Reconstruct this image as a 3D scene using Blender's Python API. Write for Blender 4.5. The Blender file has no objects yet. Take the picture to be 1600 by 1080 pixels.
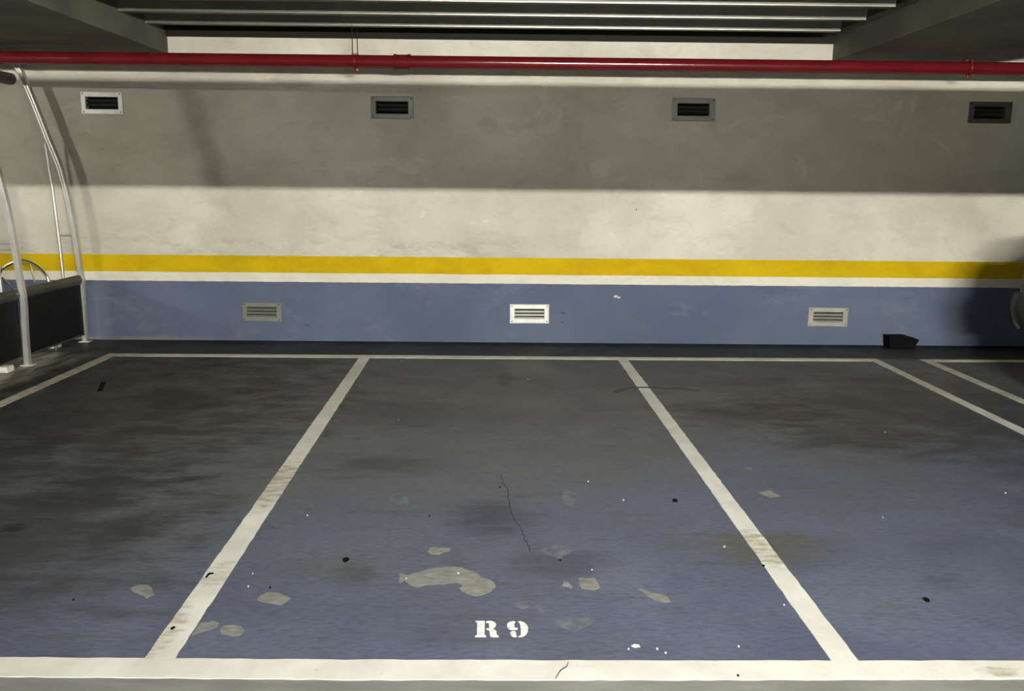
import bpy, bmesh, math, random
from mathutils import Vector, Matrix
random.seed(7)
SC = bpy.context.scene
COL = SC.collection
PI = math.pi

# ------------------------------------------------------------------ camera
PITCH, YAW, ROLL, FPX = 0.1886629, 0.0115333, 0.0096089, 1352.247
cd = bpy.data.cameras.new('camera'); cam = bpy.data.objects.new('camera', cd); COL.objects.link(cam)
f = Vector((math.sin(YAW)*math.cos(PITCH), math.cos(YAW)*math.cos(PITCH), -math.sin(PITCH)))
r0 = Vector((math.cos(YAW), -math.sin(YAW), 0)); u0 = r0.cross(f)
r = r0*math.cos(ROLL) + u0*math.sin(ROLL); u = -r0*math.sin(ROLL) + u0*math.cos(ROLL)
M = Matrix((r, u, -f)).transposed().to_4x4(); M.translation = Vector((0, 0, 1.6))
cam.matrix_world = M
cd.sensor_fit = 'HORIZONTAL'; cd.sensor_width = 36; cd.lens = FPX/1600*36; cd.clip_start = 0.05; cd.clip_end = 200
SC.camera = cam

# ------------------------------------------------------------------ world and exposure
w = bpy.data.worlds.new('world'); SC.world = w; w.use_nodes = True
w.node_tree.nodes['Background'].inputs[0].default_value = (0.9, 0.95, 1.0, 1)
w.node_tree.nodes['Background'].inputs[1].default_value = 0.02
SC.view_settings.view_transform = 'Standard'; SC.view_settings.look = 'None'
SC.view_settings.gamma = 1; SC.view_settings.use_curve_mapping = False
SC.view_settings.exposure = 2.75
TUBE_MAIN = 1130.0     # radiance of the tubes in the aisle behind the camera
TUBE_SIDE = 500.0      # tubes in the aisle left of the shelter
TUBE_NEAR = 60.0

# ------------------------------------------------------------------ outlines measured on the floor plane (metres)
LETTER_R = [[(-0.0906,2.9454),(-0.0566,2.9457),(-0.0553,2.8467),(-0.0497,2.8407),(-0.0495,2.834),(-0.0887,2.8337),(-0.0888,2.838),(-0.0825,2.8465),(-0.0841,2.9326),(-0.0905,2.9406)],[(-0.0516,2.9409),(-0.0452,2.9458),(-0.0306,2.9443),(-0.0191,2.9347),(-0.015,2.9203),(-0.0181,2.9044),(-0.0252,2.8958),(-0.0395,2.8957),(-0.0414,2.9329),(-0.0515,2.936)],[(-0.0499,2.8916),(-0.0299,2.8917),(-0.0202,2.884),(-0.0138,2.8716),(-0.0117,2.847),(-0.0049,2.8386),(-0.0053,2.8343),(-0.0284,2.8342),(-0.0355,2.8408),(-0.0377,2.8591),(-0.0385,2.8792),(-0.0497,2.8862)]]
DIGIT_9 = [[(0.0562,2.9417),(0.0473,2.9442),(0.0343,2.9383),(0.0264,2.927),(0.0253,2.9126),(0.0284,2.8968),(0.0347,2.8875),(0.0482,2.8845),(0.0634,2.8883),(0.0636,2.8955),(0.054,2.8955),(0.0517,2.9065),(0.0528,2.9304)],[(0.0361,2.8596),(0.0402,2.8704),(0.0473,2.8736),(0.0544,2.8705),(0.0582,2.8598),(0.0565,2.8475),(0.0603,2.8399),(0.0595,2.8348),(0.0477,2.8353),(0.0399,2.8428)],[(0.0651,2.9418),(0.0733,2.9451),(0.0861,2.9371),(0.097,2.9211),(0.1021,2.9005),(0.1003,2.8755),(0.0937,2.8539),(0.0823,2.8386),(0.0657,2.8348),(0.0738,2.8446),(0.0751,2.8722),(0.0736,2.9162),(0.0707,2.9353)]]
PATCHES = [('bare',[(-0.4189,3.3381),(-0.3974,3.3317),(-0.3808,3.3153),(-0.3652,3.3353),(-0.3375,3.3557),(-0.3094,3.3762),(-0.2745,3.3902),(-0.2327,3.3975),(-0.206,3.4061),(-0.1663,3.3982),(-0.135,3.3712),(-0.1106,3.3613),(-0.0949,3.3347),(-0.0793,3.3052),(-0.0406,3.286),(-0.0256,3.2541),(-0.0181,3.2258),(-0.0364,3.1885),(-0.0614,3.1579),(-0.092,3.1427),(-0.1263,3.1544),(-0.1531,3.1844),(-0.1643,3.2089),(-0.1496,3.2309),(-0.174,3.2559),(-0.2057,3.2524),(-0.2283,3.2427),(-0.2688,3.2423),(-0.2971,3.2358),(-0.3187,3.2199),(-0.341,3.2122),(-0.3631,3.232),(-0.3781,3.2635),(-0.3912,3.2762),(-0.4057,3.2505)]),('bare',[(-0.9427,3.1058),(-0.9335,3.1452),(-0.9209,3.162),(-0.8995,3.1638),(-0.8698,3.1641),(-0.8363,3.1361),(-0.8099,3.1167),(-0.822,3.0907),(-0.8355,3.0651),(-0.8606,3.068),(-0.8876,3.0837),(-0.9103,3.0883)]),('bare',[(-1.4618,3.1932),(-1.4487,3.2295),(-1.4125,3.2225),(-1.3807,3.2011),(-1.3502,3.1448),(-1.3653,3.1137),(-1.4038,3.1444),(-1.4399,3.1685)]),('bare',[(-1.0941,2.9254),(-1.0513,2.9441),(-1.0285,2.9259),(-1.0234,2.8957),(-1.0617,2.8658),(-1.0978,2.8364),(-1.0972,2.8773)]),('bare',[(-1.0101,2.8779),(-0.9999,2.9079),(-0.9714,2.9142),(-0.9375,2.9023),(-0.9143,2.8698),(-0.9272,2.8376),(-0.9551,2.8316),(-0.9932,2.8487)]),('bare',[(0.3235,3.3074),(0.3505,3.3036),(0.3834,3.304),(0.3942,3.2681),(0.3977,3.2175),(0.3757,3.1943),(0.3552,3.2018),(0.3275,3.2091),(0.3177,3.2399)]),('bare',[(0.247,3.2276),(0.261,3.2748),(0.2782,3.2631),(0.2896,3.2242),(0.2842,3.2011),(0.2682,3.224)]),('bare',[(0.5464,3.2111),(0.5696,3.2114),(0.5931,3.1812),(0.6322,3.1628),(0.6555,3.1371),(0.6591,3.1008),(0.6342,3.097),(0.6091,3.1112),(0.5834,3.1438),(0.5642,3.1772)]),('chip',[(0.4602,2.7772),(0.4749,2.7921),(0.4897,2.7862),(0.4905,2.7715),(0.4683,2.7684)]),('faint',[(0.1922,2.9461),(0.2367,2.9728),(0.3528,2.9737),(0.3388,2.9341),(0.307,2.9081),(0.2746,2.8699),(0.2313,2.8948)]),('bare',[(-0.3177,3.5552),(-0.3068,3.6024),(-0.2643,3.5969),(-0.2243,3.5915),(-0.225,3.5621),(-0.2691,3.5269),(-0.3034,3.5299)]),('faint',[(0.1661,3.5723),(0.2434,3.6268),(0.3026,3.6154),(0.3144,3.574),(0.2709,3.5157),(0.2565,3.4816),(0.2131,3.5265)]),('faint',[(0.0627,3.0885),(0.0825,3.1022),(0.1127,3.098),(0.1092,3.0533),(0.0812,3.0426),(0.0644,3.0574)]),('faint',[(0.1254,3.0891),(0.1509,3.0803),(0.1721,3.0276),(0.1569,3.0189),(0.1327,3.0535)]),('bare',[(1.3524,4.3085),(1.4221,4.3471),(1.4514,4.2548),(1.387,4.2312)]),('bare',[(1.3852,4.7195),(1.4367,4.704),(1.413,4.6709)]),('faint',[(-0.5664,4.1907),(-0.5485,4.2684),(-0.4693,4.2074),(-0.4721,4.132),(-0.519,4.1165)]),('faint',[(0.3106,4.2975),(0.3855,4.3147),(0.3877,4.205),(0.3573,4.0999),(0.316,4.1287)]),('dark',[(-3.0605,6.3961),(-3.1741,6.7097),(-3.1343,6.7109),(-3.0316,6.4171)])]
SPECKS = [('white',(0.2133,6.9043),0.01),('white',(-0.1746,3.3372),0.012),('white',(-0.695,5.6529),0.008),('white',(0.9992,3.6175),0.014),('white',(0.8367,2.7748),0.012),('white',(0.5478,2.7561),0.012),('white',(0.5723,2.7314),0.01),('white',(1.0939,3.0793),0.01),('white',(-0.3831,3.2885),0.006),('white',(-0.9351,3.9587),0.01),('white',(0.4473,2.7555),0.009),('white',(0.3829,3.3788),0.008),('white',(1.862,3.9724),0.01),('white',(2.5121,5.4368),0.01),('white',(0.6244,4.186),0.014),('white',(0.4709,4.4602),0.018),('white',(2.6642,4.3187),0.012),('white',(-0.5494,7.7032),0.01),('white',(-0.8948,7.578),0.01),('white',(-1.0037,3.2149),0.007),('white',(-1.0183,3.3288),0.006),('black',(-0.6595,3.467),0.024),('black',(0.8887,4.1809),0.026),('black',(-0.0069,4.3632),0.007),('black',(-0.3456,3.9586),0.006),('black',(0.2548,3.4705),0.009),('black',(-0.9147,3.2047),0.006),('black',(-1.1793,2.8834),0.014),('black',(0.7854,2.5912),0.008),('black',(1.1165,3.4231),0.01),('black',(-1.6385,3.0972),0.006),('black',(1.6697,3.1257),0.02)]
CRACK = [(-0.0006,4.5661),(0.0101,4.4325),(0.0337,4.3348),(0.0425,4.1506),(0.0509,3.9968),(0.0656,3.924),(0.0909,3.8004),(0.1041,3.7268),(0.1247,3.628),(0.1312,3.5603)]
CRACK2 = [(0.2314,2.6688),(0.2251,2.6414),(0.2021,2.6182),(0.1822,2.5693)]
TYRE = [(0.8663,6.467),(0.9269,6.5514),(1.0114,6.6171),(1.1416,6.6423),(1.2865,6.6039),(1.3981,6.6071),(1.5316,6.527)]
SQUIG = [(-1.1953,3.2864),(-1.1953,3.3095),(-1.1907,3.3271),(-1.1783,3.3214)]
ARCH1 = [(-4.489,2.571),(-4.448,2.445),(-4.371,2.216),(-4.3,1.983),(-4.238,1.808),(-4.179,1.618),(-4.145,1.355),(-4.124,1.064),(-4.099,0.738),(-4.094,0.62),(-4.1,0.287),(-4.111,-0.0)]
ARCH2 = [(-4.231,1.903),(-4.165,1.631),(-4.127,1.434),(-4.107,1.206),(-4.09,0.951),(-4.073,0.744),(-4.068,0.51),(-4.069,0.162),(-4.068,-0.0)]

# ------------------------------------------------------------------ materials
def newmat(name):
    m = bpy.data.materials.new(name); m.use_nodes = True
    nt = m.node_tree; b = nt.nodes['Principled BSDF']
    return m, nt, b
def N(nt, t, **k):
    n = nt.nodes.new(t)
    for a, v in k.items(): setattr(n, a, v)
    return n
def mathn(nt, op, a, b=None, c=None):
    n = N(nt, 'ShaderNodeMath', operation=op)
    for i, v in enumerate((a, b, c)):
        if v is None: continue
        if isinstance(v, (int, float)): n.inputs[i].default_value = v
        else: nt.links.new(v, n.inputs[i])
    return n.outputs[0]
def ramp(nt, fac, lo, hi, a=0.0, b=1.0):
    n = N(nt, 'ShaderNodeMapRange'); n.interpolation_type = 'SMOOTHSTEP'
    nt.links.new(fac, n.inputs[0]); n.inputs[1].default_value = lo; n.inputs[2].default_value = hi
    n.inputs[3].default_value = a; n.inputs[4].default_value = b
    return n.outputs[0]
def mix(nt, fac, a, b):
    n = N(nt, 'ShaderNodeMix', data_type='RGBA')
    for s, v in ((0, fac), (6, a), (7, b)):
        if isinstance(v, (int, float)): n.inputs[s].default_value = v
        elif isinstance(v, tuple): n.inputs[s].default_value = (*v, 1)
        else: nt.links.new(v, n.inputs[s])
    return n.outputs[2]
def pos(nt): return N(nt, 'ShaderNodeNewGeometry').outputs['Position']
def xyz(nt, p):
    s = N(nt, 'ShaderNodeSeparateXYZ'); nt.links.new(p, s.inputs[0]); return s.outputs
def noise(nt, p, scale, detail=4, rough=0.55, sx=(1, 1, 1), off=(0, 0, 0), dist=0.0):
    mp = N(nt, 'ShaderNodeMapping'); nt.links.new(p, mp.inputs[0]); mp.inputs[3].default_value = sx; mp.inputs[1].default_value = off
    n = N(nt, 'ShaderNodeTexNoise'); nt.links.new(mp.outputs[0], n.inputs[0])
    n.inputs['Scale'].default_value = scale; n.inputs['Detail'].default_value = detail
    n.inputs['Roughness'].default_value = rough; n.inputs['Distortion'].default_value = dist
    return n.outputs[0]
def bump(nt, b, h, strength, dist=0.01):
    n = N(nt, 'ShaderNodeBump'); nt.links.new(h, n.inputs['Height'])
    n.inputs['Strength'].default_value = strength; n.inputs['Distance'].default_value = dist
    nt.links.new(n.outputs[0], b.inputs['Normal'])
def blob(nt, p, x, y, rx, ry, ns, soft=0.6):
    """mask of a stain centred at (x, y) with radii rx, ry and a broken edge"""
    mp = N(nt, 'ShaderNodeMapping'); nt.links.new(p, mp.inputs[0])
    mp.inputs[1].default_value = (-x/rx, -y/ry, 0); mp.inputs[3].default_value = (1/rx, 1/ry, 0)
    l = N(nt, 'ShaderNodeVectorMath', operation='LENGTH'); nt.links.new(mp.outputs[0], l.inputs[0])
    d = mathn(nt, 'MULTIPLY_ADD', mathn(nt, 'SUBTRACT', ns, 0.5), -2.2, l.outputs['Value'])
    return ramp(nt, d, 1.15, 1.15-soft, 0, 1)
def plain(name, col, rough=0.6, metal=0.0, var=0.15, scale=8, bumpy=0.0, spec=0.5):
    m, nt, b = newmat(name)
    p = pos(nt); n = noise(nt, p, scale)
    c = mix(nt, ramp(nt, n, 0.3, 0.7), tuple(x*(1-var) for x in col), tuple(min(1, x*(1+var)) for x in col))
    nt.links.new(c, b.inputs['Base Color'])
    b.inputs['Roughness'].default_value = rough; b.inputs['Metallic'].default_value = metal
    b.inputs['Specular IOR Level'].default_value = spec
    if bumpy: bump(nt, b, noise(nt, p, scale*8), bumpy)
    return m

# floor -------------------------------------------------------------
def mat_floor():
    m, nt, b = newmat('painted_floor')
    p = pos(nt); s = xyz(nt, p); X, Y = s[0], s[1]
    big = noise(nt, p, 0.55, 5, 0.6)
    mid = noise(nt, p, 1.6, 6, 0.62, (1, 1, 1), (3, 1, 0), 0.4)
    strk = noise(nt, p, 2.2, 6, 0.68, (0.55, 3.2, 1), (7, 2, 0))
    fine = noise(nt, p, 38, 4, 0.6, (0.6, 2.0, 1))
    grit = noise(nt, p, 150, 2, 0.5)
    blue = mix(nt, ramp(nt, mid, 0.3, 0.7), BLUE_A, BLUE_B)
    # tyre dust and film of dirt, thicker towards the wall where the cars stand
    # a broad unworn blue zone in the front, more dirt behind and on the left
    depth = mathn(nt, 'MULTIPLY_ADD', mathn(nt, 'SUBTRACT', big, 0.5), 5.0, Y)
    depth = mathn(nt, 'MULTIPLY_ADD', mathn(nt, 'SUBTRACT', strk, 0.5), 2.6, depth)
    depth = mathn(nt, 'MULTIPLY_ADD', X, -0.42, depth)
    dirt = ramp(nt, depth, 2.7, 5.3, 0.06, 0.94)
    c = mix(nt, dirt, blue, DIRT)
    c = mix(nt, ramp(nt, strk, 0.52, 0.75, 0, 0.45), c, DIRT_DARK)
    c = mix(nt, ramp(nt, mid, 0.55, 0.8, 0, 0.35), c, DIRT)
    # single stains, and broad tones that darken the outer bays
    ns = noise(nt, p, 3.5, 5, 0.65, (0.8, 1.6, 1), (1, 9, 0))
    for (x, y, rx, ry, k, col) in STAINS_AND_TONES:
        fac = mathn(nt, 'MULTIPLY', blob(nt, p, x, y, rx, ry, ns, 0.9), k)
        c = mix(nt, fac, c, col)
    c = mix(nt, ramp(nt, fine, 0.38, 0.72, 0, 0.34), c, (0.02, 0.02, 0.022))
    c = mix(nt, ramp(nt, noise(nt, p, 11, 6, 0.7, (0.35, 2.4, 1), (4, 4, 0)), 0.50, 0.70, 0, 0.35), c, (0.125, 0.128, 0.130))
    c = mix(nt, ramp(nt, noise(nt, p, 7, 7, 0.72, (0.5, 1.8, 1), (8, 1, 0)), 0.56, 0.70, 0, 0.45), c, (0.035, 0.035, 0.040))
    c = mix(nt, ramp(nt, grit, 0.70, 0.82, 0, 0.25), c, (0.30, 0.31, 0.33))
    # aisle of bare grey concrete in front of the bays, cement screed by the shelter, grime along the wall
    wob = mathn(nt, 'MULTIPLY', mathn(nt, 'SUBTRACT', fine, 0.5), 0.03)
    grey = mix(nt, ramp(nt, noise(nt, p, 5, 6, 0.6, (0.5, 2, 1)), 0.3, 0.7), (0.15, 0.152, 0.138), (0.21, 0.212, 0.195))
    c = mix(nt, ramp(nt, mathn(nt, 'ADD', Y, wob), 2.60, 2.58), c, grey)
    edge = mathn(nt, 'MULTIPLY_ADD', mathn(nt, 'SUBTRACT', noise(nt, p, 2.0, 5, 0.6, (1, 0.45, 1)), 0.5), 0.5, X)
    scr = mix(nt, ramp(nt, noise(nt, p, 3.2, 6, 0.65, (2.2, 0.5, 1)), 0.35, 0.66), (0.07, 0.068, 0.055), (0.36, 0.34, 0.28))
    c = mix(nt, mathn(nt, 'MULTIPLY', ramp(nt, edge, -3.72, -3.9), ramp(nt, Y, 2.6, 2.62)), c, scr)
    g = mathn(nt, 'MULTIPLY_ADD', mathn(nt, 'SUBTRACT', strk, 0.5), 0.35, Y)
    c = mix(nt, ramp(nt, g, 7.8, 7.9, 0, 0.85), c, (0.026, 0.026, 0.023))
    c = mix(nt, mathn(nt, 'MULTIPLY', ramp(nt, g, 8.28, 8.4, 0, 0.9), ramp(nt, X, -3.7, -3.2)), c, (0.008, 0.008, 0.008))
    nt.links.new(c, b.inputs['Base Color'])
    nt.links.new(ramp(nt, mid, 0.3, 0.7, 0.42, 0.6), b.inputs['Roughness'])
    b.inputs['Specular IOR Level'].default_value = 0.14
    bump(nt, b, mathn(nt, 'ADD', fine, mathn(nt, 'MULTIPLY', mid, 3.0)), 0.10, 0.01)
    return m
BLUE_A, BLUE_B = (0.076, 0.087, 0.138), (0.106, 0.120, 0.180)
DIRT, DIRT_DARK = (0.104, 0.107, 0.110), (0.046, 0.047, 0.050)
STAINS_AND_TONES = [  # x, y, rx, ry, strength, colour
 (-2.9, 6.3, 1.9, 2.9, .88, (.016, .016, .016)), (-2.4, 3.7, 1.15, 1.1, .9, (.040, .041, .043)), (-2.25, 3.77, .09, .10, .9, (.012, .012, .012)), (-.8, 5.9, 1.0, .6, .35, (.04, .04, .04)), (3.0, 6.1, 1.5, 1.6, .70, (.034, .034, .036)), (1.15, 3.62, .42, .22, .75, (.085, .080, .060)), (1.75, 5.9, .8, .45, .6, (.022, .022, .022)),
 (2.3, 5.3, .7, .35, .5, (.03, .03, .03)), (0.02, 6.9, .07, .42, .75, (.028, .029, .024)), (0.12, 7.1, .35, .9, .3, (.11, .11, .095)),
 (-0.05, 3.95, .28, .26, .6, (.035, .037, .048)), (0.25, 3.45, .30, .22, .45, (.040, .040, .05)), (0.55, 4.6, .3, .25, .35, (.10, .10, .09)),
 (-2.05, 4.3, .45, .3, .5, (.022, .022, .024)), (-1.75, 3.85, .35, .2, .5, (.03, .03, .033)), (-2.4, 6.0, .5, .3, .6, (.02, .02, .02)),
 (-0.65, 4.7, .4, .2, .5, (.03, .03, .03)), (-0.6, 3.3, .12, .14, .6, (.05, .05, .045)), (-1.2, 4.3, .10, .3, .5, (.12, .11, .08)),
 (0.55, 7.95, .12, .05, .8, (.008, .008, .008)), (2.9, 3.9, .5, .5, .35, (.05, .052, .06)), (-0.75, 3.35, .25, .2, .35, (.085, .088, .08))]

def mat_line():
    m, nt, b = newmat('line_paint')
    p = pos(nt)
    n = noise(nt, p, 4, 6, 0.6); sp = noise(nt, p, 34, 5, 0.7, (1, 1.5, 1)); sc = noise(nt, p, 12, 6, 0.7, (0.8, 2.2, 1))
    c = mix(nt, ramp(nt, n, 0.3, 0.7), (0.52, 0.51, 0.46), (0.63, 0.625, 0.57))
    c = mix(nt, ramp(nt, sp, 0.63, 0.74, 0, 0.6), c, (0.20, 0.19, 0.16))
    # scuffed, oily places; long ones on the outer lines also paint in light falloff
    for (x, y, rx, ry, k) in [(-1.19, 4.42, .13, .36, .8), (1.15, 3.62, .14, .20, .75), (-1.19, 2.86, .05, .20, .6), (-1.15, 3.32, .08, .12, .35),
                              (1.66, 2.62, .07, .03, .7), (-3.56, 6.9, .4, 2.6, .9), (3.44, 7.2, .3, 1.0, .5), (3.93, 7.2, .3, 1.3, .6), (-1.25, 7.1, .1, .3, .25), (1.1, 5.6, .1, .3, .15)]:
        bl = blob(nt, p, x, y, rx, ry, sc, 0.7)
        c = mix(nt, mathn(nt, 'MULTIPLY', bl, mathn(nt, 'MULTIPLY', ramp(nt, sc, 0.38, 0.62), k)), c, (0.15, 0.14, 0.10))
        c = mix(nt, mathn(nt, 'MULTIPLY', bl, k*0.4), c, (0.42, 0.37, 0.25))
    nt.links.new(c, b.inputs['Base Color']); b.inputs['Roughness'].default_value = 0.55
    b.inputs['Specular IOR Level'].default_value = 0.3
    return m

def mat_wall():
    m, nt, b = newmat('painted_wall')
    p = pos(nt); s = xyz(nt, p); X, Z = s[0], s[2]
    big = noise(nt, p, 0.9, 6, 0.6); mid = noise(nt, p, 3.2, 7, 0.65, (0.8, 1, 1.3), (2, 0, 5), 0.5); fin = noise(nt, p, 26, 5, 0.6, (0.6, 1, 1.4))
    wob = mathn(nt, 'MULTIPLY', mathn(nt, 'SUBTRACT', noise(nt, p, 14, 3), 0.5), 0.008)
    Zw = mathn(nt, 'ADD', Z, wob)
    cream = mix(nt, ramp(nt, big, 0.3, 0.7), (0.47, 0.435, 0.365), (0.61, 0.575, 0.495))
    cream = mix(nt, ramp(nt, mid, 0.45, 0.72, 0, 0.42), cream, (0.36, 0.33, 0.27))
    cream = mix(nt, ramp(nt, noise(nt, p, 2.2, 6, 0.7, (0.7, 1, 1.1), (9, 0, 1), 0.8), 0.60, 0.66, 0, 0.35), cream, (0.70, 0.66, 0.57))
    # dust scuffed on above the yellow band
    band = mathn(nt, 'MULTIPLY', ramp(nt, Z, 1.08, 0.95), ramp(nt, noise(nt, p, 5, 6, 0.7, (0.6, 1, 1.6), (4, 0, 0)), 0.45, 0.65, 0, 0.5))
    cream = mix(nt, mathn(nt, 'MULTIPLY', band, ramp(nt, X, 1.2, 0.2)), cream, (0.30, 0.27, 0.22))
    yel = mix(nt, ramp(nt, mid, 0.35, 0.7), (0.54, 0.375, 0.003), (0.46, 0.30, 0.003))
    wht = mix(nt, ramp(nt, mid, 0.3, 0.7), (0.66, 0.62, 0.53), (0.58, 0.54, 0.45))
    blu = mix(nt, ramp(nt, big, 0.3, 0.7), (0.085, 0.102, 0.160), (0.110, 0.128, 0.190))
    blu = mix(nt, ramp(nt, noise(nt, p, 2.5, 6, 0.7, (0.8, 1, 1.4), (5, 0, 2), 0.6), 0.52, 0.72, 0, 0.6), blu, (0.15, 0.17, 0.22))
    blu = mix(nt, ramp(nt, fin, 0.66, 0.78, 0, 0.4), blu, (0.05, 0.055, 0.075))
    # paint runs pale at the left end by the shelter foot
    blu = mix(nt, mathn(nt, 'MULTIPLY', ramp(nt, X, -3.86, -3.96, 0, 0.2), ramp(nt, X, -4.08, -4.0)), blu, (0.24, 0.26, 0.31))
    foot = mathn(nt, 'MULTIPLY_ADD', mathn(nt, 'SUBTRACT', mid, 0.5), 0.12, Z)
    blu = mix(nt, mathn(nt, 'MULTIPLY', ramp(nt, foot, 0.06, 0.0, 0, 0.7), ramp(nt, X, -2.6, -3.4)), blu, (0.20, 0.20, 0.19))
    c = mix(nt, ramp(nt, Zw, 0.8485, 0.8505), yel, cream)
    c = mix(nt, ramp(nt, Zw, 0.683, 0.681), c, wht)
    c = mix(nt, ramp(nt, Zw, 0.5935, 0.5915), c, blu)
    c = mix(nt, ramp(nt, fin, 0.5, 0.8, 0, 0.12), c, (0.12, 0.11, 0.09))
    nt.links.new(c, b.inputs['Base Color'])
    b.inputs['Roughness'].default_value = 0.8; b.inputs['Specular IOR Level'].default_value = 0.12
    bump(nt, b, mathn(nt, 'ADD', mid, mathn(nt, 'MULTIPLY', fin, 0.25)), 0.16, 0.02)
    return m

def mat_metal(name, col, rough, brushed=True, metal=1.0):
    m, nt, b = newmat(name)
    tc = N(nt, 'ShaderNodeTexCoord').outputs['Object']
    n = noise(nt, tc, 30, 3, 0.5, (0.3, 1, 3) if brushed else (1, 1, 1)); n2 = noise(nt, tc, 9, 4)
    c = mix(nt, ramp(nt, n2, 0.3, 0.7), tuple(x*0.85 for x in col), col)
    nt.links.new(c, b.inputs['Base Color']); b.inputs['Metallic'].default_value = metal
    nt.links.new(ramp(nt, n, 0.3, 0.7, rough*0.95, rough*1.05), b.inputs['Roughness'])
    return m
def emis(name, col, strength):
    m, nt, b = newmat(name); nt.nodes.remove(b)
    e = N(nt, 'ShaderNodeEmission'); e.inputs[0].default_value = (*col, 1); e.inputs[1].default_value = strength
    nt.links.new(e.outputs[0], nt.nodes['Material Output'].inputs[0]); return m

MT = dict(
 floor=mat_floor(), line=mat_line(), wall=mat_wall(),
 plaster=plain('plaster', (0.20, 0.185, 0.155), 0.8, scale=2, var=0.1),
 soffit=plain('sooty_concrete', (0.085, 0.080, 0.060), 0.7, scale=1.5, var=0.3, bumpy=0.2),
 deck=plain('deck_steel', (0.060, 0.058, 0.048), 0.45, 0.3, scale=2, var=0.2),
 web=plain('rib_steel', (0.115, 0.112, 0.095), 0.5, 0.3, scale=2, var=0.2),
 lip=mat_metal('galvanised_lip', (0.36, 0.355, 0.32), 0.4),
 black_steel=plain('black_steel', (0.012, 0.011, 0.008), 0.7, spec=0.15),
 red=plain('red_gloss_paint', (0.10, 0.006, 0.009), 0.16, var=0.12, scale=3),
 red_dark=plain('red_fitting', (0.14, 0.006, 0.008), 0.3, var=0.15),
 alu=mat_metal('brushed_aluminium', (0.27, 0.265, 0.25), 0.42, True, 0.5),
 alu_lit=mat_metal('lit_aluminium', (0.93, 0.92, 0.89), 0.38, True, 0.25),  # same aluminium, brightened to paint in the left lamp's reflection
 vent_white=plain('white_vent_metal', (0.62, 0.62, 0.58), 0.4, 0.15, var=0.1),
 vent_grey=plain('grey_vent_metal', (0.19, 0.19, 0.17), 0.45, 0.15, var=0.1),
 vent_beige=plain('beige_vent_metal', (0.31, 0.305, 0.27), 0.45, 0.15, var=0.1),
 vent_dark=plain('dull_vent_metal', (0.10, 0.10, 0.09), 0.5, 0.3, var=0.1),
 blackhole=plain('shade_black', (0.006, 0.006, 0.006), 0.9, spec=0.1),  # black paints in the shade deep in the openings; screws share it
 slat_black=plain('black_slat', (0.045, 0.047, 0.047), 0.4),
 slot=plain('dusty_slot', (0.05, 0.048, 0.04), 0.8),
 galv=mat_metal('galvanised_tube', (0.66, 0.65, 0.62), 0.36, True, 0.65),
 chrome=mat_metal('polished_tube', (0.85, 0.82, 0.76), 0.12, False),
 panel=plain('black_panel', (0.009, 0.010, 0.010), 0.6, var=0.1, spec=0.12),
 rail=plain('green_grey_rail', (0.050, 0.050, 0.038), 0.5, 0.0, var=0.25, scale=4),
 white_block=plain('white_concrete', (0.62, 0.59, 0.53), 0.8, var=0.2, scale=12),
 rubber=plain('black_plastic', (0.003, 0.003, 0.004), 0.8, var=0.1, spec=0.08),
 bare=None, chip=plain('white_chip', (0.66, 0.65, 0.56), 0.8, scale=40, var=0.3),
 faint=plain('thin_paint', (0.112, 0.118, 0.140), 0.7, scale=20, var=0.25, spec=0.15),
 dark=plain('oil_stain', (0.005, 0.005, 0.005), 0.8, spec=0.05),
 crack=plain('crack', (0.022, 0.022, 0.03), 0.9),
 tyre=plain('tyre_smear', (0.035, 0.036, 0.036), 0.7),
 letter=None,
 car_paint=plain('shaded_car_paint', (0.065, 0.062, 0.052), 0.5, 0.0, var=0.04, spec=0.2),  # pale body colour darkened to paint in the shade on its flank
 car_trim=plain('car_black_trim', (0.015, 0.015, 0.015), 0.5),
 car_bumper=plain('shaded_bumper', (0.030, 0.031, 0.031), 0.6, var=0.05, spec=0.15),  # bumper tone darkened for the same shade
 glass=plain('dark_glass', (0.01, 0.012, 0.012), 0.05),
 tail=plain('tail_lamp_red', (0.05, 0.008, 0.010), 0.15),
 tyre_rubber=plain('tyre_rubber', (0.012, 0.012, 0.012), 0.8),
 rim=mat_metal('wheel_rim', (0.5, 0.5, 0.5), 0.3, False),
 blocker=mat_metal('blocker_sheet', (0.6, 0.6, 0.58), 0.4, False),
 tube_main=emis('lit_tube', (1.0, 0.985, 0.89), TUBE_MAIN),
 tube_side=emis('lit_side_tube', (1.0, 0.98, 0.90), TUBE_SIDE),
 tube_near=emis('lit_near_tube', (1.0, 0.99, 0.93), TUBE_NEAR),
)
def mat_bare():
    m, nt, b = newmat('bare_concrete'); p = pos(nt)
    n = noise(nt, p, 16, 6, 0.7, (1, 2, 1), (0, 0, 0), 0.6); g = noise(nt, p, 90, 3)
    c = mix(nt, ramp(nt, n, 0.3, 0.7), (0.120, 0.121, 0.104), (0.225, 0.225, 0.205))
    c = mix(nt, ramp(nt, g, 0.6, 0.75, 0, 0.4), c, (0.09, 0.09, 0.08))
    nt.links.new(c, b.inputs['Base Color']); b.inputs['Roughness'].default_value = 0.85
    bump(nt, b, n, 0.3, 0.004); return m
MT['bare'] = mat_bare()
def mat_letter():
    m, nt, b = newmat('stencil_paint'); p = pos(nt)
    n = noise(nt, p, 70, 5, 0.7)
    c = mix(nt, ramp(nt, n, 0.42, 0.72), (0.74, 0.74, 0.70), (0.42, 0.43, 0.42))
    nt.links.new(c, b.inputs['Base Color']); b.inputs['Roughness'].default_value = 0.6; return m
MT['letter'] = mat_letter()

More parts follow.
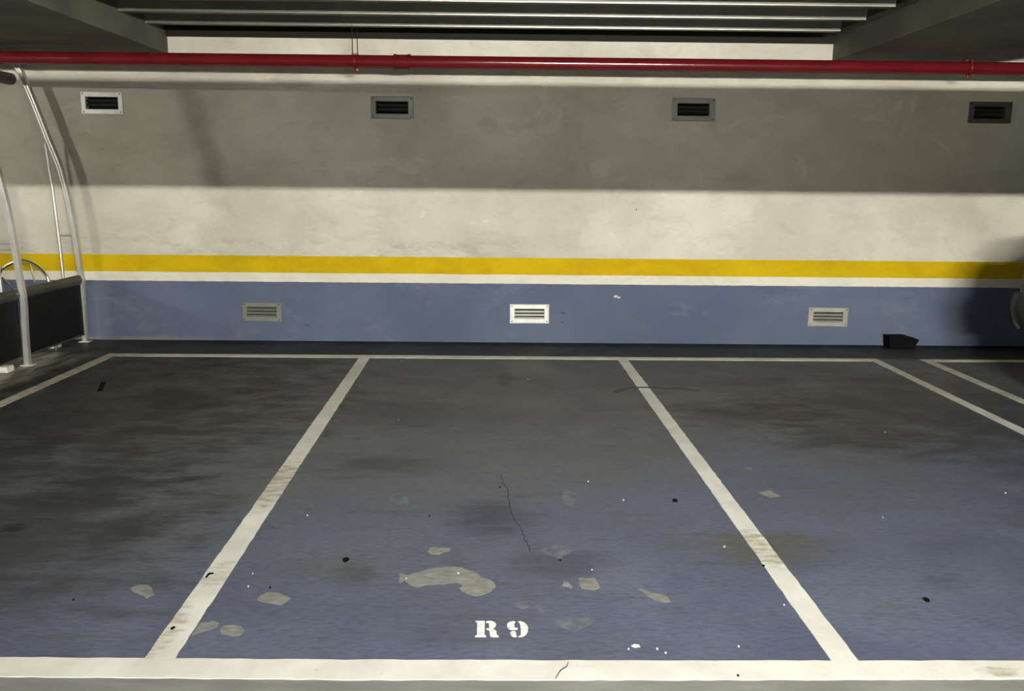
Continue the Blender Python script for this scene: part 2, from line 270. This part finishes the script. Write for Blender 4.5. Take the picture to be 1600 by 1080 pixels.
# ------------------------------------------------------------------ mesh helpers
class MB:
    def __init__(self): self.v = []; self.f = []; self.sm = []
    def add(self, vs, fs, smooth=False):
        k = len(self.v); self.v += [tuple(a) for a in vs]
        self.f += [tuple(k+i for i in q) for q in fs]; self.sm += [smooth]*len(fs); return self
    def box(self, x0, x1, y0, y1, z0, z1, mat=None):
        vs = [Vector((x, y, z)) for x in (x0, x1) for y in (y0, y1) for z in (z0, z1)]
        if mat: vs = [mat @ v for v in vs]
        return self.add(vs, [(0, 1, 3, 2), (4, 6, 7, 5), (0, 4, 5, 1), (2, 3, 7, 6), (0, 2, 6, 4), (1, 5, 7, 3)])
    def bevbox(self, x0, x1, y0, y1, z0, z1, bv):
        bm = bmesh.new(); bmesh.ops.create_cube(bm, size=1)
        for v in bm.verts: v.co = Vector((x0+(v.co.x+.5)*(x1-x0), y0+(v.co.y+.5)*(y1-y0), z0+(v.co.z+.5)*(z1-z0)))
        bmesh.ops.bevel(bm, geom=bm.edges[:], offset=bv, segments=2, affect='EDGES', profile=0.5)
        bm.verts.index_update(); self.add([v.co for v in bm.verts], [[v.index for v in fc.verts] for fc in bm.faces]); bm.free(); return self
    def prism(self, pts, z0, z1):
        """outline in x, y pulled from z0 up to z1"""
        a = sum(pts[i][0]*pts[(i+1) % len(pts)][1]-pts[(i+1) % len(pts)][0]*pts[i][1] for i in range(len(pts)))
        if a < 0: pts = pts[::-1]
        n = len(pts); vs = [(x, y, z0) for x, y in pts]+[(x, y, z1) for x, y in pts]
        return self.add(vs, [tuple(range(n, 2*n)), tuple(range(n-1, -1, -1))]+[(i, (i+1) % n, n+(i+1) % n, n+i) for i in range(n)])
    def sweep(self, path, prof, up=Vector((0, 1, 0)), caps=True, closed=False, smooth=True):
        """sweep profile (a, b) along path; a runs along up x tangent, b along up"""
        path = [Vector(p) for p in path]; n = len(path); m = len(prof); vs = []
        for i, p in enumerate(path):
            a = path[(i-1) % n] if (closed or i > 0) else p; b = path[(i+1) % n] if (closed or i < n-1) else p
            t = (b-a).normalized(); s = up.cross(t).normalized(); uu = t.cross(s).normalized()
            vs += [p + s*q[0] + uu*q[1] for q in prof]
        fs = []
        for i in range(n if closed else n-1):
            for j in range(m):
                k = (i+1) % n; fs.append((i*m+j, i*m+(j+1) % m, k*m+(j+1) % m, k*m+j))
        self.add(vs, fs, smooth)
        if caps and not closed: self.add(vs[:m], [tuple(range(m-1, -1, -1))]); self.add(vs[-m:], [tuple(range(m))])
        return self
    def tube(self, path, rad, seg=12, up=Vector((0, 1, 0)), closed=False):
        return self.sweep(path, [(rad*math.cos(2*PI*i/seg), rad*math.sin(2*PI*i/seg)) for i in range(seg)], up, True, closed)
    def cyl(self, a, b, rad, seg=16):
        a, b = Vector(a), Vector(b); d = (b-a).normalized(); up = Vector((0, 0, 1)) if abs(d.z) < .9 else Vector((0, 1, 0))
        return self.tube([a, b], rad, seg, up)
    def build(self, name, mat, parent=None):
        me = bpy.data.meshes.new(name); me.from_pydata(self.v, [], self.f)
        me.polygons.foreach_set('use_smooth', self.sm)
        me.materials.append(mat); me.validate()
        bm = bmesh.new(); bm.from_mesh(me); bmesh.ops.recalc_face_normals(bm, faces=bm.faces); bm.to_mesh(me); bm.free(); me.update()
        if any(self.sm): me.set_sharp_from_angle(angle=math.radians(40))
        o = bpy.data.objects.new(name, me); COL.objects.link(o)
        if parent: o.parent = parent
        if parent is not None: o.matrix_parent_inverse = Matrix()
        return o
def struct(o, label=None):
    o['kind'] = 'structure'
    if label: o['label'] = label
    return o
def thing(name, label, cat, loc=(0, 0, 0), group=None):
    o = bpy.data.objects.new(name, None); COL.objects.link(o); o.location = loc
    o.empty_display_size = 0.1; o['label'] = label; o['category'] = cat
    if group: o['group'] = group
    return o
def tag(o, label, cat, group=None):
    o['label'] = label; o['category'] = cat
    if group: o['group'] = group
    return o
def smooth_path(pts, k=4):
    """Catmull-Rom through the points"""
    P = [Vector(p) for p in pts]; P = [P[0]*2-P[1]]+P+[P[-1]*2-P[-2]]; out = []
    for i in range(1, len(P)-2):
        for j in range(k):
            t = j/k; a, b, c, d = P[i-1:i+3]
            out.append(0.5*((2*b)+(c-a)*t+(2*a-5*b+4*c-d)*t*t+(3*b-a-3*c+d)*t**3))
    out.append(P[-2]); return out
def ribbon(pts, wid):
    """closed outline of a thin uneven band along a polyline"""
    P = [Vector((*p, 0)) for p in pts]; L = []; R_ = []
    for i, p in enumerate(P):
        t = (P[min(i+1, len(P)-1)]-P[max(i-1, 0)]).normalized(); s = Vector((-t.y, t.x, 0))
        h = wid*0.5*(0.5 if i in (0, len(P)-1) else random.uniform(.7, 1.3))
        L.append(p+s*h); R_.append(p-s*h)
    return [(v.x, v.y) for v in L+R_[::-1]]
def rough_edge(pts, amp, step=0.02):
    out = []
    for i in range(len(pts)):
        a = Vector(pts[i]); b = Vector(pts[(i+1) % len(pts)]); n = max(1, int((b-a).length/step))
        for j in range(n):
            q = a.lerp(b, j/n); out.append((q.x+random.uniform(-amp, amp), q.y+random.uniform(-amp, amp)))
    return out

# ------------------------------------------------------------------ structure
WY = 8.544                      # face of the end wall
XL, XR, YF = -13.0, 12.0, -11.0
floor = struct(MB().box(XL, XR, YF, WY+0.3, -0.2, 0).build('floor', MT['floor']))
# the end wall, with openings behind the ventilation grilles
UP = [(-3.817, 2.284, .395, .207), (-1.067, 2.270, .405, .205), (1.814, 2.280, .415, .212), (4.669, 2.282, .415, .200)]
LOW = [(-2.394, .290, .390, .190), (.269, .292, .392, .192), (3.263, .283, .400, .190)]
OP = [(x, z, .305, .112) for x, z, a, b in UP]+[(x, z, .295, .100) for x, z, a, b in LOW]
xs = sorted({XL, XR}|{o[0]+s*o[2]/2 for o in OP for s in (-1, 1)}); zs = sorted({0.0, 3.2}|{o[1]+s*o[3]/2 for o in OP for s in (-1, 1)})
mb = MB(); vid = {}; vs = []; fs = []
for i, x in enumerate(xs):
    for j, z in enumerate(zs): vid[i, j] = len(vs); vs.append((x, WY, z))
for i in range(len(xs)-1):
    for j in range(len(zs)-1):
        cx, cz = (xs[i]+xs[i+1])/2, (zs[j]+zs[j+1])/2
        if any(abs(cx-o[0]) < o[2]/2 and abs(cz-o[1]) < o[3]/2 for o in OP): continue
        fs.append((vid[i, j], vid[i+1, j], vid[i+1, j+1], vid[i, j+1]))
mb.add(vs, fs); mb.add([(XL, WY+.3, 0), (XR, WY+.3, 0), (XR, WY+.3, 3.2), (XL, WY+.3, 3.2)], [(0, 3, 2, 1)])
wall = bpy.data.meshes.new('wall_back'); wall.from_pydata(mb.v, [], mb.f); wall.materials.append(MT['wall'])
wall_o = struct(bpy.data.objects.new('wall_back', wall)); COL.objects.link(wall_o)
struct(MB().box(XL-.2, XL, YF, WY+.3, 0, 3.2).build('wall_left', MT['plaster']))
struct(MB().box(XR, XR+.2, YF, WY+.3, 0, 3.2).build('wall_right', MT['plaster']))
struct(MB().box(XL-.2, XR+.2, YF-.2, YF, 0, 3.2).build('wall_front', MT['plaster']))
ceil_o = struct(MB().box(XL-.2, XR+.2, YF-.2, WY+.3, 3.085, 3.25).build('ceiling', MT['deck']))
struct(MB().box(-3.16, 3.11, WY-.05, WY, 2.893, 3.0).build('trim_1', MT['black_steel']), 'dark steel ledger along the top of the wall between the beams')
# flat downstand beams running towards the wall
for x0, x1 in ((-12.4, -10.9), (-4.70, -3.16), (3.11, 4.62), (10.9, 12.0)):
    MB().bevbox(x0, x1, YF, WY, 2.738, 3.085, .006).build('downstand_beam', MT['soffit'], ceil_o)
    if x0 > 0: MB().box(x0-.035, x0-.002, YF, WY-.07, 2.955, 2.985).build('beam_ledge', MT['web'], ceil_o)
# steel deck ribs across each recess
for x0, x1 in ((-10.9, -4.70), (-3.16, 2.98), (4.62, 10.9)):
    rib = lipm = None
    for k in range(29):
        y = 8.04-.55*k
        if rib is None:
            ro = MB().add([(x0, -.0, .0), (x0, .09, .0), (x0, .13, .155), (x0, -.03, .155), (x1, 0, 0), (x1, .09, 0), (x1, .13, .155), (x1, -.03, .155)],
                          [(0, 3, 2, 1), (4, 5, 6, 7), (0, 1, 5, 4), (1, 2, 6, 5), (2, 3, 7, 6), (3, 0, 4, 7)]).build('deck_rib', MT['web'], ceil_o)
            lo = MB().box(x0, x1, -.008, .003, -.003, .005).build('rib_lip', MT['lip'], ro); rib, lipm = ro.data, lo.data
            lo['label'] = 'pale galvanised lip'
        else:
            ro = bpy.data.objects.new('deck_rib', rib); COL.objects.link(ro); ro.parent = ceil_o
            lo = bpy.data.objects.new('rib_lip', lipm); COL.objects.link(lo); lo.parent = ro; lo['label'] = 'pale galvanised lip'
        ro.location = (0, y, 2.93)

# painted lines, stencil and wear on the floor: parts of the floor
def line(pts, lab=None, z=.003):
    o = MB().prism(rough_edge(pts, .0022, .05), -.001, z).build('painted_line', MT['line'], floor)
    if lab: o['label'] = lab
FT = [(-6.2, 2.71), (-1.6875, 2.6888), (-.5216, 2.6805), (.6066, 2.681), (1.793, 2.6882), (6.3, 2.70)]
FB = [(6.3, 2.59), (1.7273, 2.5777), (.5837, 2.566), (-.5004, 2.562), (-1.6225, 2.5742), (-6.2, 2.60)]
line(FT+FB, 'wide white line across the front of the bays')
line([(-3.62, 7.83), (-1.24, 7.845), (1.10, 7.83), (3.475, 7.846), (3.392, 7.735), (1.085, 7.720), (-1.22, 7.722), (-3.53, 7.72)], 'white line across the back of the bays by the wall')
line([(-3.615, 2.70), (-3.525, 2.70), (-3.515, 7.718), (-3.612, 7.82)], 'outer left white bay line beside the shelter')
line([(-1.1995, 2.6860), (-1.0985, 2.6850), (-1.2022, 7.7205), (-1.3004, 7.7205)], 'white bay line left of the stencilled R 9')
line([(1.1274, 2.6830), (1.2216, 2.6850), (1.1465, 7.7190), (1.0550, 7.7190)], 'white bay line right of the stencilled R 9')
line([(3.405, 2.70), (3.497, 2.70), (3.478, 7.844), (3.396, 7.733)], 'outer right white bay line')
line([(3.875, 2.70), (3.965, 2.70), (3.966, 7.74), (6.2, 7.74), (6.2, 7.83), (3.876, 7.83)], 'white corner line of the bay the car stands in')

for i, poly in enumerate(LETTER_R): MB().prism(poly, -.001, .003).build('letter_stroke', MT['letter'], floor)['label'] = 'stencil stroke of the letter R'
for i, poly in enumerate(DIGIT_9): MB().prism(poly, -.001, .003).build('digit_stroke', MT['letter'], floor)['label'] = 'stencil stroke of the digit 9'
NAMES = dict(bare='bare_patch', chip='paint_chip', faint='thin_paint_patch', dark='oil_mark')
for kind, poly in PATCHES:
    MB().prism(rough_edge(poly, .003, .02), -.001, .0012).build(NAMES[kind], MT[kind], floor)
for kind, (x, y), rr in SPECKS:
    n = random.randint(6, 9); a0 = random.random()*6
    kk = 1.0 if kind == 'white' else 2.0
    pts = [(x+kk*rr*.30*random.uniform(.7, 1.2)*math.cos(a0+2*PI*i/n), y+kk*rr*.45*random.uniform(.7, 1.2)*math.sin(a0+2*PI*i/n)) for i in range(n)]
    MB().prism(pts, -.001, .0045).build('white_fleck' if kind == 'white' else 'black_spot', MT['chip'] if kind == 'white' else MT['dark'], floor)
MB().prism(ribbon([(v.x+random.uniform(-.006, .006), v.y) for v in smooth_path([(*p, 0) for p in CRACK], 3)], .004), -.001, .0014).build('floor_crack', MT['crack'], floor)
MB().prism(ribbon(CRACK2, .0028), -.001, .0045).build('line_crack', MT['crack'], floor)
MB().prism(ribbon([tuple(v.xy) for v in smooth_path([(*p, 0) for p in TYRE], 3)], .045), -.001, .0036).build('tyre_mark', MT['tyre'], floor)
MB().prism(ribbon([tuple(v.xy) for v in smooth_path([(*p, 0) for p in SQUIG], 3)], .012), -.001, .0045).build('scrape_mark', MT['dark'], floor)

# chips in the blue wall paint: parts of the wall
for x, z, rx, rz, mt in ((1.13, .473, .028, .012, 'chip'), (1.16, .462, .016, .012, 'chip'), (.61, .30, .018, .007, 'crack'), (.585, .31, .012, .004, 'crack'), (.60, .21, .01, .006, 'crack'), (1.30, 1.33, .006, .012, 'crack'), (-1.95, .16, .04, .004, 'crack')):
    n = 8; pts = [(x+rx*random.uniform(.6, 1.1)*math.cos(2*PI*i/n), z+rz*random.uniform(.6, 1.1)*math.sin(2*PI*i/n)) for i in range(n)]
    MB().add([(a, WY-.002, b) for a, b in pts]+[(a, WY+.001, b) for a, b in pts], [tuple(range(n))]+[(i, (i+1) % n, n+(i+1) % n, n+i) for i in range(n)]).build('wall_chip' if mt == 'chip' else 'wall_nick', MT[mt], wall_o)

# ------------------------------------------------------------------ wall vents
def vent(x, z, w_, h_, ow, oh, frame_m, slat_m, inner_m, name, label, group, nslat, tiltz=0.0, deep=True):
    t = thing(name, label, 'vent', (x, WY, z), group)
    a, b, c, d = w_/2, h_/2, ow/2, oh/2
    fr = MB(); th = .010
    # pressed frame: flat rim, rounded outer edge, turned-in throat
    ring = lambda A, B, y: [(-A, y, -B), (A, y, -B), (A, y, B), (-A, y, B)]
    rings = [ring(a, b, 0), ring(a, b, -th*.6), ring(a-.005, b-.005, -th), ring(c+.004, d+.004, -th), ring(c, d, -th*.6), ring(c, d, .05)]
    for q in range(5):
        for i in range(4):
            fr.add([rings[q][i], rings[q][(i+1) % 4], rings[q+1][(i+1) % 4], rings[q+1][i]], [(0, 1, 2, 3)])
    fr.build('frame', MT[frame_m], t)
    MB().box(-c-.01, c+.01, .05, .16, -d-.01, d+.01).build('shaft', MT[inner_m], t)
    pitch = oh/(nslat+1) if deep else oh/nslat
    for k in range(nslat):
        zz = -d+pitch*(k+1) if deep else d-pitch*(k+.28)
        if deep: rot = Matrix.Translation((0, .022, zz)) @ Matrix.Rotation(math.radians(-28), 4, 'X'); MB().box(-c, c, -.018, .018, -.006, .006, rot).build('slat', MT[slat_m], t)
        else: rot = Matrix.Translation((0, .004, zz-.6*pitch)) @ Matrix.Rotation(math.radians(38), 4, 'X'); MB().box(-c, c, -.010, .012, -.0022, .0022, rot).build('slat', MT[slat_m], t)
    for sx in (-1, 1):
        for sz in (-1, 1):
            MB().cyl((sx*(a-.022), -th-.0015, sz*(b-.020)), (sx*(a-.022), -th+.004, sz*(b-.020)), .006, 8).build('screw', MT['blackhole'], t)
    t.rotation_euler = (0, tiltz, 0)
    return t
UL = ['upper aluminium vent with black slats nearest the curved shelter frame', 'upper metal vent with black slats, second from the left on the wall',
      'upper metal vent with black slats, third from the left on the wall', 'dark upper vent nearest the right edge, above the car']
UM = ['alu_lit', 'alu', 'alu', 'vent_dark']
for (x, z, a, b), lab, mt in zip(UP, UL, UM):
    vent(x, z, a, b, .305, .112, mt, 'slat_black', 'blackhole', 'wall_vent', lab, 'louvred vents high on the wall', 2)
LL = ['grey louvred vent low in the blue band, nearest the shelter', 'white louvred vent low in the blue band, in the middle bay', 'beige louvred vent low in the blue band, nearest the black box']
for (x, z, a, b), lab, mt, tl in zip(LOW, LL, ('vent_grey', 'vent_white', 'vent_beige'), (.01, -.004, .006)):
    vent(x, z, a, b, .295, .100, mt, mt, 'slot', 'low_wall_vent', lab, 'louvred vents low in the blue band', 3, tl, False)

# ------------------------------------------------------------------ red pipe
py_ = 8.04
def pz(x): return 2.625
t = thing('fire_pipe', 'long glossy red pipe running along the top of the wall', 'pipe', (0, py_, 2.625))
MB().cyl((XL, 0, pz(XL)-2.625), (XR, 0, pz(XR)-2.625), .0555, 32).build('pipe_run', MT['red'], t)
for cx in (-.905, -6.9, 5.1):
    zc = pz(cx)-2.625
    cpl = MB(); prof = [(-.078, .058), (-.075, .067), (-.052, .067), (-.045, .062), (.045, .062), (.052, .067), (.075, .067), (.078, .058)]
    for i in range(len(prof)-1):
        for k in range(24):
            a0, a1 = 2*PI*k/24, 2*PI*(k+1)/24; (xa, ra), (xb, rb) = prof[i], prof[i+1]
            cpl.add([(cx+xa, ra*math.cos(a0), zc+ra*math.sin(a0)), (cx+xa, ra*math.cos(a1), zc+ra*math.sin(a1)), (cx+xb, rb*math.cos(a1), zc+rb*math.sin(a1)), (cx+xb, rb*math.cos(a0), zc+rb*math.sin(a0))], [(0, 1, 2, 3)], True)
    cpl.build('pipe_coupling', MT['red'], t)
for hx in (-1.325, 4.16, -7.4, 7.4):
    zc = pz(hx)-2.625; top = (2.945 if abs(hx) < 4 else 2.76)-2.625
    if abs(hx) > 5: top = 3.09-2.625
    cl = MB(); cl.tube([(hx, .062*math.cos(a), zc+.062*math.sin(a)) for a in [2*PI*i/24 for i in range(24)]], .006, 8, Vector((1, 0, 0)), True)
    cl.bevbox(hx-.012, hx+.026, -.012, .012, zc-.085, zc-.056, .003)
    cl.bevbox(hx-.03, hx-.01, -.012, .012, zc+.058, zc+.072, .002); cl.bevbox(hx+.01, hx+.03, -.012, .012, zc+.058, zc+.070, .002)
    cl.build('pipe_clamp', MT['red_dark'], t)
    for dx in (-.022, .022): MB().cyl((hx+dx, 0, zc+.055), (hx+dx, 0, top), .0042, 8).build('hanger_rod', MT['black_steel'], t)

# ------------------------------------------------------------------ shelter at the left
sh = thing('cycle_shelter', 'curved galvanised tube shelter with dark side panels at the left edge', 'shelter', (-4.1, 8.41, 0))
ox, oy = -4.1, 8.41
half = [(-4.100, 0), (-4.095, .287), (-4.083, .55), (-4.095, .738), (-4.112, 1.0), (-4.140, 1.30), (-4.190, 1.63), (-4.245, 1.82), (-4.300, 1.983), (-4.371, 2.216), (-4.448, 2.445), (-4.500, 2.571), (-4.60, 2.665), (-4.85, 2.705), (-5.3, 2.715), (-5.9, 2.715)]
full = half+[(-11.8-x, z) for x, z in half[::-1][1:]]
s_ = .021; g_ = .010
g_ = .006; prof = [(-s_, -.024), (-s_+.004, -.028), (s_-.004, -.028), (s_, -.024), (s_, .024), (s_-.004, .028), (g_, .028), (g_*.6, .020), (-g_*.6, .020), (-g_, .028), (-s_+.004, .028), (-s_, .024)]
prof = [(a, -b) for a, b in prof][::-1]
frames_y = (8.412, 7.306, 6.2)
for fy in frames_y:
    sx_ = .03*(fy < 8)
    path = smooth_path([(x-ox+sx_, fy-oy, z) for x, z in full], 3)
    MB().sweep(path, prof, Vector((0, 1, 0)), smooth=False).build('arch_frame', MT['galv'], sh)
    for sg in (1, -1):
        X = lambda x: (x if sg > 0 else -11.8-x)-ox+sx_*1.0
        MB().tube([(X(-4.262), fy-oy, .60), (X(-4.268), fy-oy, .9), (X(-4.290), fy-oy, 1.5), (X(-4.318), fy-oy, 1.90)], .013, 10).build('post', MT['galv'], sh)
        MB().cyl((X(-4.272), fy-oy, 1.05), (X(-4.135), fy-oy, 1.046), .011, 10).build('crossbar', MT['galv'], sh)
        MB().cyl((X(-4.262), fy-oy, .615), (X(-4.10), fy-oy, .615), .011, 10).build('crossbar', MT['galv'], sh)
        MB().bevbox(X(-4.1)-.05, X(-4.1)+.05, fy-oy-.04, fy-oy+.04, 0.0, .006, .002).build('foot_plate', MT['white_block'], sh)
for sg in (1, -1):
    X = lambda x: (x if sg > 0 else -11.8-x)-ox
    xa = X(-4.095)
    rl = MB(); pr = [(.036*math.cos(2*PI*i/14), .048*math.sin(2*PI*i/14)) for i in range(14)]
    rl.sweep([(xa-.010*sg, .04, .612), (xa+.0*sg, -2.25, .612)], pr, Vector((0, 0, 1))).build('top_rail', MT['rail'], sh)
    for ya, yb in ((8.385, 7.335), (7.277, 6.23)):
        MB().bevbox(xa-.012-.006*sg, xa+.012-.006*sg, yb-oy, ya-oy, .085, .575, .004).build('side_panel', MT['panel'], sh)
        MB().bevbox(xa-.020, xa+.010, yb-oy, ya-oy, .072, .088, .003).build('bottom_rail', MT['rail'], sh)
MB().cyl((-4.583-ox, 8.40-oy, 2.480), (-4.583-ox, 5.9-oy, 2.480), .055, 20).build('roof_tube', MT['rail'], sh)
MB().cyl((-7.217-ox, 8.40-oy, 2.480), (-7.217-ox, 5.9-oy, 2.480), .055, 20).build('roof_tube', MT['rail'], sh)
for i, (bx, by, hx, hy, hz) in enumerate([(-4.25, 8.10, .05, .05, .055), (-4.21, 7.05, .14, .05, .05), (-4.22, 6.55, .13, .05, .05)]):
    MB().bevbox(bx-hx-ox, bx+hx-ox, by-hy-oy, by+hy-oy, 0, hz, .006).build('base_block', MT['white_block'], sh)
hp = thing('cycle_stand', 'bent polished tube hoop standing behind the dark shelter panel', 'stand', (-4.4, 8.0, 0))
MB().tube(smooth_path([(-.225, 0, 0), (-.232, 0, .4), (-.236, 0, .70), (-.16, 0, .785), (-.037, 0, .834), (.061, 0, .815), (.150, 0, .752), (.205, 0, .66), (.222, 0, .50), (.222, 0, 0)], 4), .014, 12).build('hoop', MT['chrome'], hp)
MB().cyl((.058, 0, .805), (.085, 0, .60), .009, 8).build('brace', MT['chrome'], hp)
MB().cyl((-.217, 0, .675), (-.12, 0, .56), .011, 8).build('brace', MT['chrome'], hp)
MB().cyl((-.12, 0, .56), (.085, 0, .60), .009, 8).build('brace', MT['chrome'], hp)

# ------------------------------------------------------------------ bait box by the wall
bb = thing('bait_box', 'small black plastic box on the floor against the wall near the car', 'box', (3.98, 8.43, 0))
m_ = MB(); pf = [(-.135, 0), (-.145, .045), (-.150, .112), (.045, .112), (.145, .088), (.150, .078), (.120, .03), (.105, 0)]
n = len(pf); m_.add([(x, -.04, z) for x, z in pf]+[(x, .10, z) for x, z in pf], [tuple(range(n)), tuple(range(2*n-1, n-1, -1))]+[(i, n+i, n+(i+1) % n, (i+1) % n) for i in range(n)])
m_.build('body', MT['rubber'], bb)
MB().bevbox(-.155, .052, -.046, .106, .106, .116, .003).build('lid', MT['rubber'], bb)
MB().box(.06, .10, -.043, -.038, .02, .06).build('entry_hole', MT['blackhole'], bb)

# ------------------------------------------------------------------ the parked car (only its tail shows at the right edge)
CX, CY = 5.085, 7.00          # centre line, rearmost point of the bumper
car = thing('car', 'car with shade-darkened paint reversed into the bay at the right edge', 'car', (CX, CY, 0))
# stations: y behind-to-front (0 at tail), half width at shoulder, floor z, shoulder z, roof z, half width of roof
ST = [(-.03, .84, .52, .98, 1.03, .72), (-.05, .885, .48, .99, 1.06, .72), (-.22, .885, .42, 1.0, 1.10, .70), (-.50, .895, .32, 1.0, 1.20, .66), (-1.0, .90, .26, .98, 1.38, .62),
      (-1.5, .90, .24, .94, 1.48, .62), (-2.3, .90, .24, .93, 1.46, .61), (-2.9, .90, .24, .92, 1.30, .62), (-3.3, .89, .25, .90, 1.02, .66), (-3.7, .87, .28, .84, .92, .66), (-4.0, .80, .32, .72, .80, .60), (-4.12, .66, .38, .60, .66, .48)]
bdy = MB(); rings = []
for (y, hw, zf, zs_, zr, hr) in ST:
    q = [(0, zf), (hw*.6, zf), (hw*.93, zf+.03), (hw*.985, zf+.14), (hw, (zf+zs_)/2), (hw*.985, zs_-.06), (hw*.955, zs_), (hr+(hw*.955-hr)*.35, zs_+(zr-zs_)*.62), (hr, zr-.035), (hr*.82, zr-.008), (0, zr)]
    q = q+[(-a, b) for a, b in q[::-1][1:-1]]
    rings.append([(a, y, b) for a, b in q])
m = len(rings[0]); allv = [v for rg in rings for v in rg]; fcs = []
for i in range(len(rings)-1):
    for j in range(m): fcs.append((i*m+j, i*m+(j+1) % m, (i+1)*m+(j+1) % m, (i+1)*m+j))
fcs += [tuple(range(m)), tuple((len(rings)-1)*m+j for j in range(m-1, -1, -1))]
bdy.add(allv, fcs, True); bdy.build('body', MT['car_paint'], car)
# bumper wraps the tail corners
bp = MB()
for (z0, z1, off) in ((.46, .52, .0), ):
    path = [(-.905, -.36, 0), (-.915, -.20, 0), (-.91, -.08, 0), (-.84, -.01, 0), (0, .01, 0), (.84, -.01, 0), (.91, -.08, 0), (.915, -.20, 0), (.905, -.36, 0)]
    prof_b = [(-.07, .45), (-.03, .50), (.01, .60), (.012, .68), (-.01, .745), (-.12, .745), (-.12, .45)]
    bp.sweep(smooth_path(path, 3), prof_b, Vector((0, 0, 1)), smooth=True)
bp.build('rear_bumper', MT['car_bumper'], car)
for sx in (-1, 1):
    tl = MB()
    ys = [(-.02, .72), (-.045, .82), (-.11, .878), (-.24, .895)]
    vsl = []
    for (yy, xx) in ys:
        for zz, inn in ((.975, 0), (1.00, .006), (1.05, .03), (1.075, .06)): vsl.append((sx*(xx-inn), yy-inn*.9, zz))
    tl.add(vsl, [(i*4+j, (i+1)*4+j, (i+1)*4+j+1, i*4+j+1) for i in range(3) for j in range(3)], True)
    tl.build('tail_lamp', MT['tail'], car)
    for (y0, y1, y2, y3) in ((-.75, -1.55, -1.50, -.95), (-1.62, -2.75, -2.35, -1.58)):
        gl = MB(); hwb, hwt = .872, .662
        gl.add([(sx*hwb, y0, .985), (sx*hwb, y1, .985), (sx*hwt, y2, 1.40), (sx*hwt, y3, 1.40)], [(0, 1, 2, 3)]); gl.build('side_window', MT['glass'], car)
    for wy in (-.78, -3.38):
        ar = MB(); ar.cyl((sx*.80, wy, .33), (sx*.905, wy, .33), .40, 28); ar.build('wheel_arch', MT['car_trim'], car)
        wh = MB(); cx_ = sx*.80
        prof_w = [(-.10, .22), (-.11, .28), (-.09, .315), (.09, .315), (.11, .28), (.10, .22)]
        for i in range(len(prof_w)-1):
            for k in range(24):
                a0, a1 = 2*PI*k/24, 2*PI*(k+1)/24; (xa, ra), (xb, rb) = prof_w[i], prof_w[i+1]
                wh.add([(cx_+xa, wy+ra*math.cos(a0), .315+ra*math.sin(a0)), (cx_+xa, wy+ra*math.cos(a1), .315+ra*math.sin(a1)), (cx_+xb, wy+rb*math.cos(a1), .315+rb*math.sin(a1)), (cx_+xb, wy+rb*math.cos(a0), .315+rb*math.sin(a0))], [(0, 1, 2, 3)], True)
        wo = wh.build('wheel', MT['tyre_rubber'], car)
        rm = MB(); rm.cyl((cx_+sx*.085, wy, .315), (cx_+sx*.100, wy, .315), .05, 16)
        for k in range(5):
            a = 2*PI*k/5; rot = Matrix.Translation((cx_+sx*.09, wy, .315)) @ Matrix.Rotation(a, 4, 'X'); rm.box(-.008, .008, -.022, .022, .03, .225, rot)
        rm.tube([(cx_+sx*.09, wy+.222*math.cos(a), .315+.222*math.sin(a)) for a in [2*PI*i/24 for i in range(24)]], .014, 8, Vector((1, 0, 0)), True)
        rm.build('rim', MT['rim'], wo)
rw = MB(); rw.add([(-.60, -.50, 1.212), (.60, -.50, 1.212), (.54, -.98, 1.392), (-.54, -.98, 1.392)], [(0, 1, 2, 3)]); rw.build('rear_window', MT['glass'], car)
MB().bevbox(-.26, .26, -.085, -.06, .78, .88, .006).build('number_plate', MT['white_block'], car)

# ------------------------------------------------------------------ unseen added duct over the aisle and the lamps
du = thing('shade_blocker', 'unseen added duct hung under the ceiling above the aisle', 'blocker', (0, .5, 2.188))  # unseen; added and sized to cast the dark band on the wall
MB().bevbox(-12.8, 11.8, -.25, .25, 0, .312, .01).build('blocker_body', MT['blocker'], du)
for x in range(-12, 12, 3):
    MB().box(x-.02, x+.02, -.262, .262, -.004, .316).build('blocker_flange', MT['blocker'], du)
    for y in (-.27, .27): MB().cyl((x, y*.96, .30), (x, y*.96, .897), .006, 8).build('hanger_rod', MT['black_steel'], du)
def batten(x, y, z, length, tube_m, label, ang=0.0, top=3.09):
    t = thing('tube_lamp', label, 'lamp', (x, y, z)); t.rotation_euler = (0, 0, ang); h = length/2
    MB().bevbox(-h-.05, h+.05, -.03, .03, .055, .10, .006).build('housing', MT['white_block'], t)
    for s in (-1, 1):
        MB().bevbox(s*(h+.01)-.014, s*(h+.01)+.014, -.016, .016, -.018, .058, .004).build('lamp_holder', MT['white_block'], t)
        MB().cyl((s*h*.8, 0, .10), (s*h*.8, 0, top-z), .005, 8).build('hanger_rod', MT['black_steel'], t)
    MB().cyl((-h, 0, 0), (h, 0, 0), .013, 12).build('tube', MT[tube_m], t)
batten(1.35, -3.5, 2.5, 1.2, 'tube_main', 'fluorescent tube lamp hung over the aisle behind the duct, left one of a pair')
batten(2.7, -3.5, 2.5, 1.2, 'tube_main', 'fluorescent tube lamp hung over the aisle behind the duct, right one of a pair')
batten(-8.7, 3.5, 2.45, 0.6, 'tube_side', 'short fluorescent tube lamp hung left of the cycle shelter', 0.0)
batten(0.3, 3.3, 2.84, 1.2, 'tube_near', 'fluorescent tube lamp hung above the front of the bays')
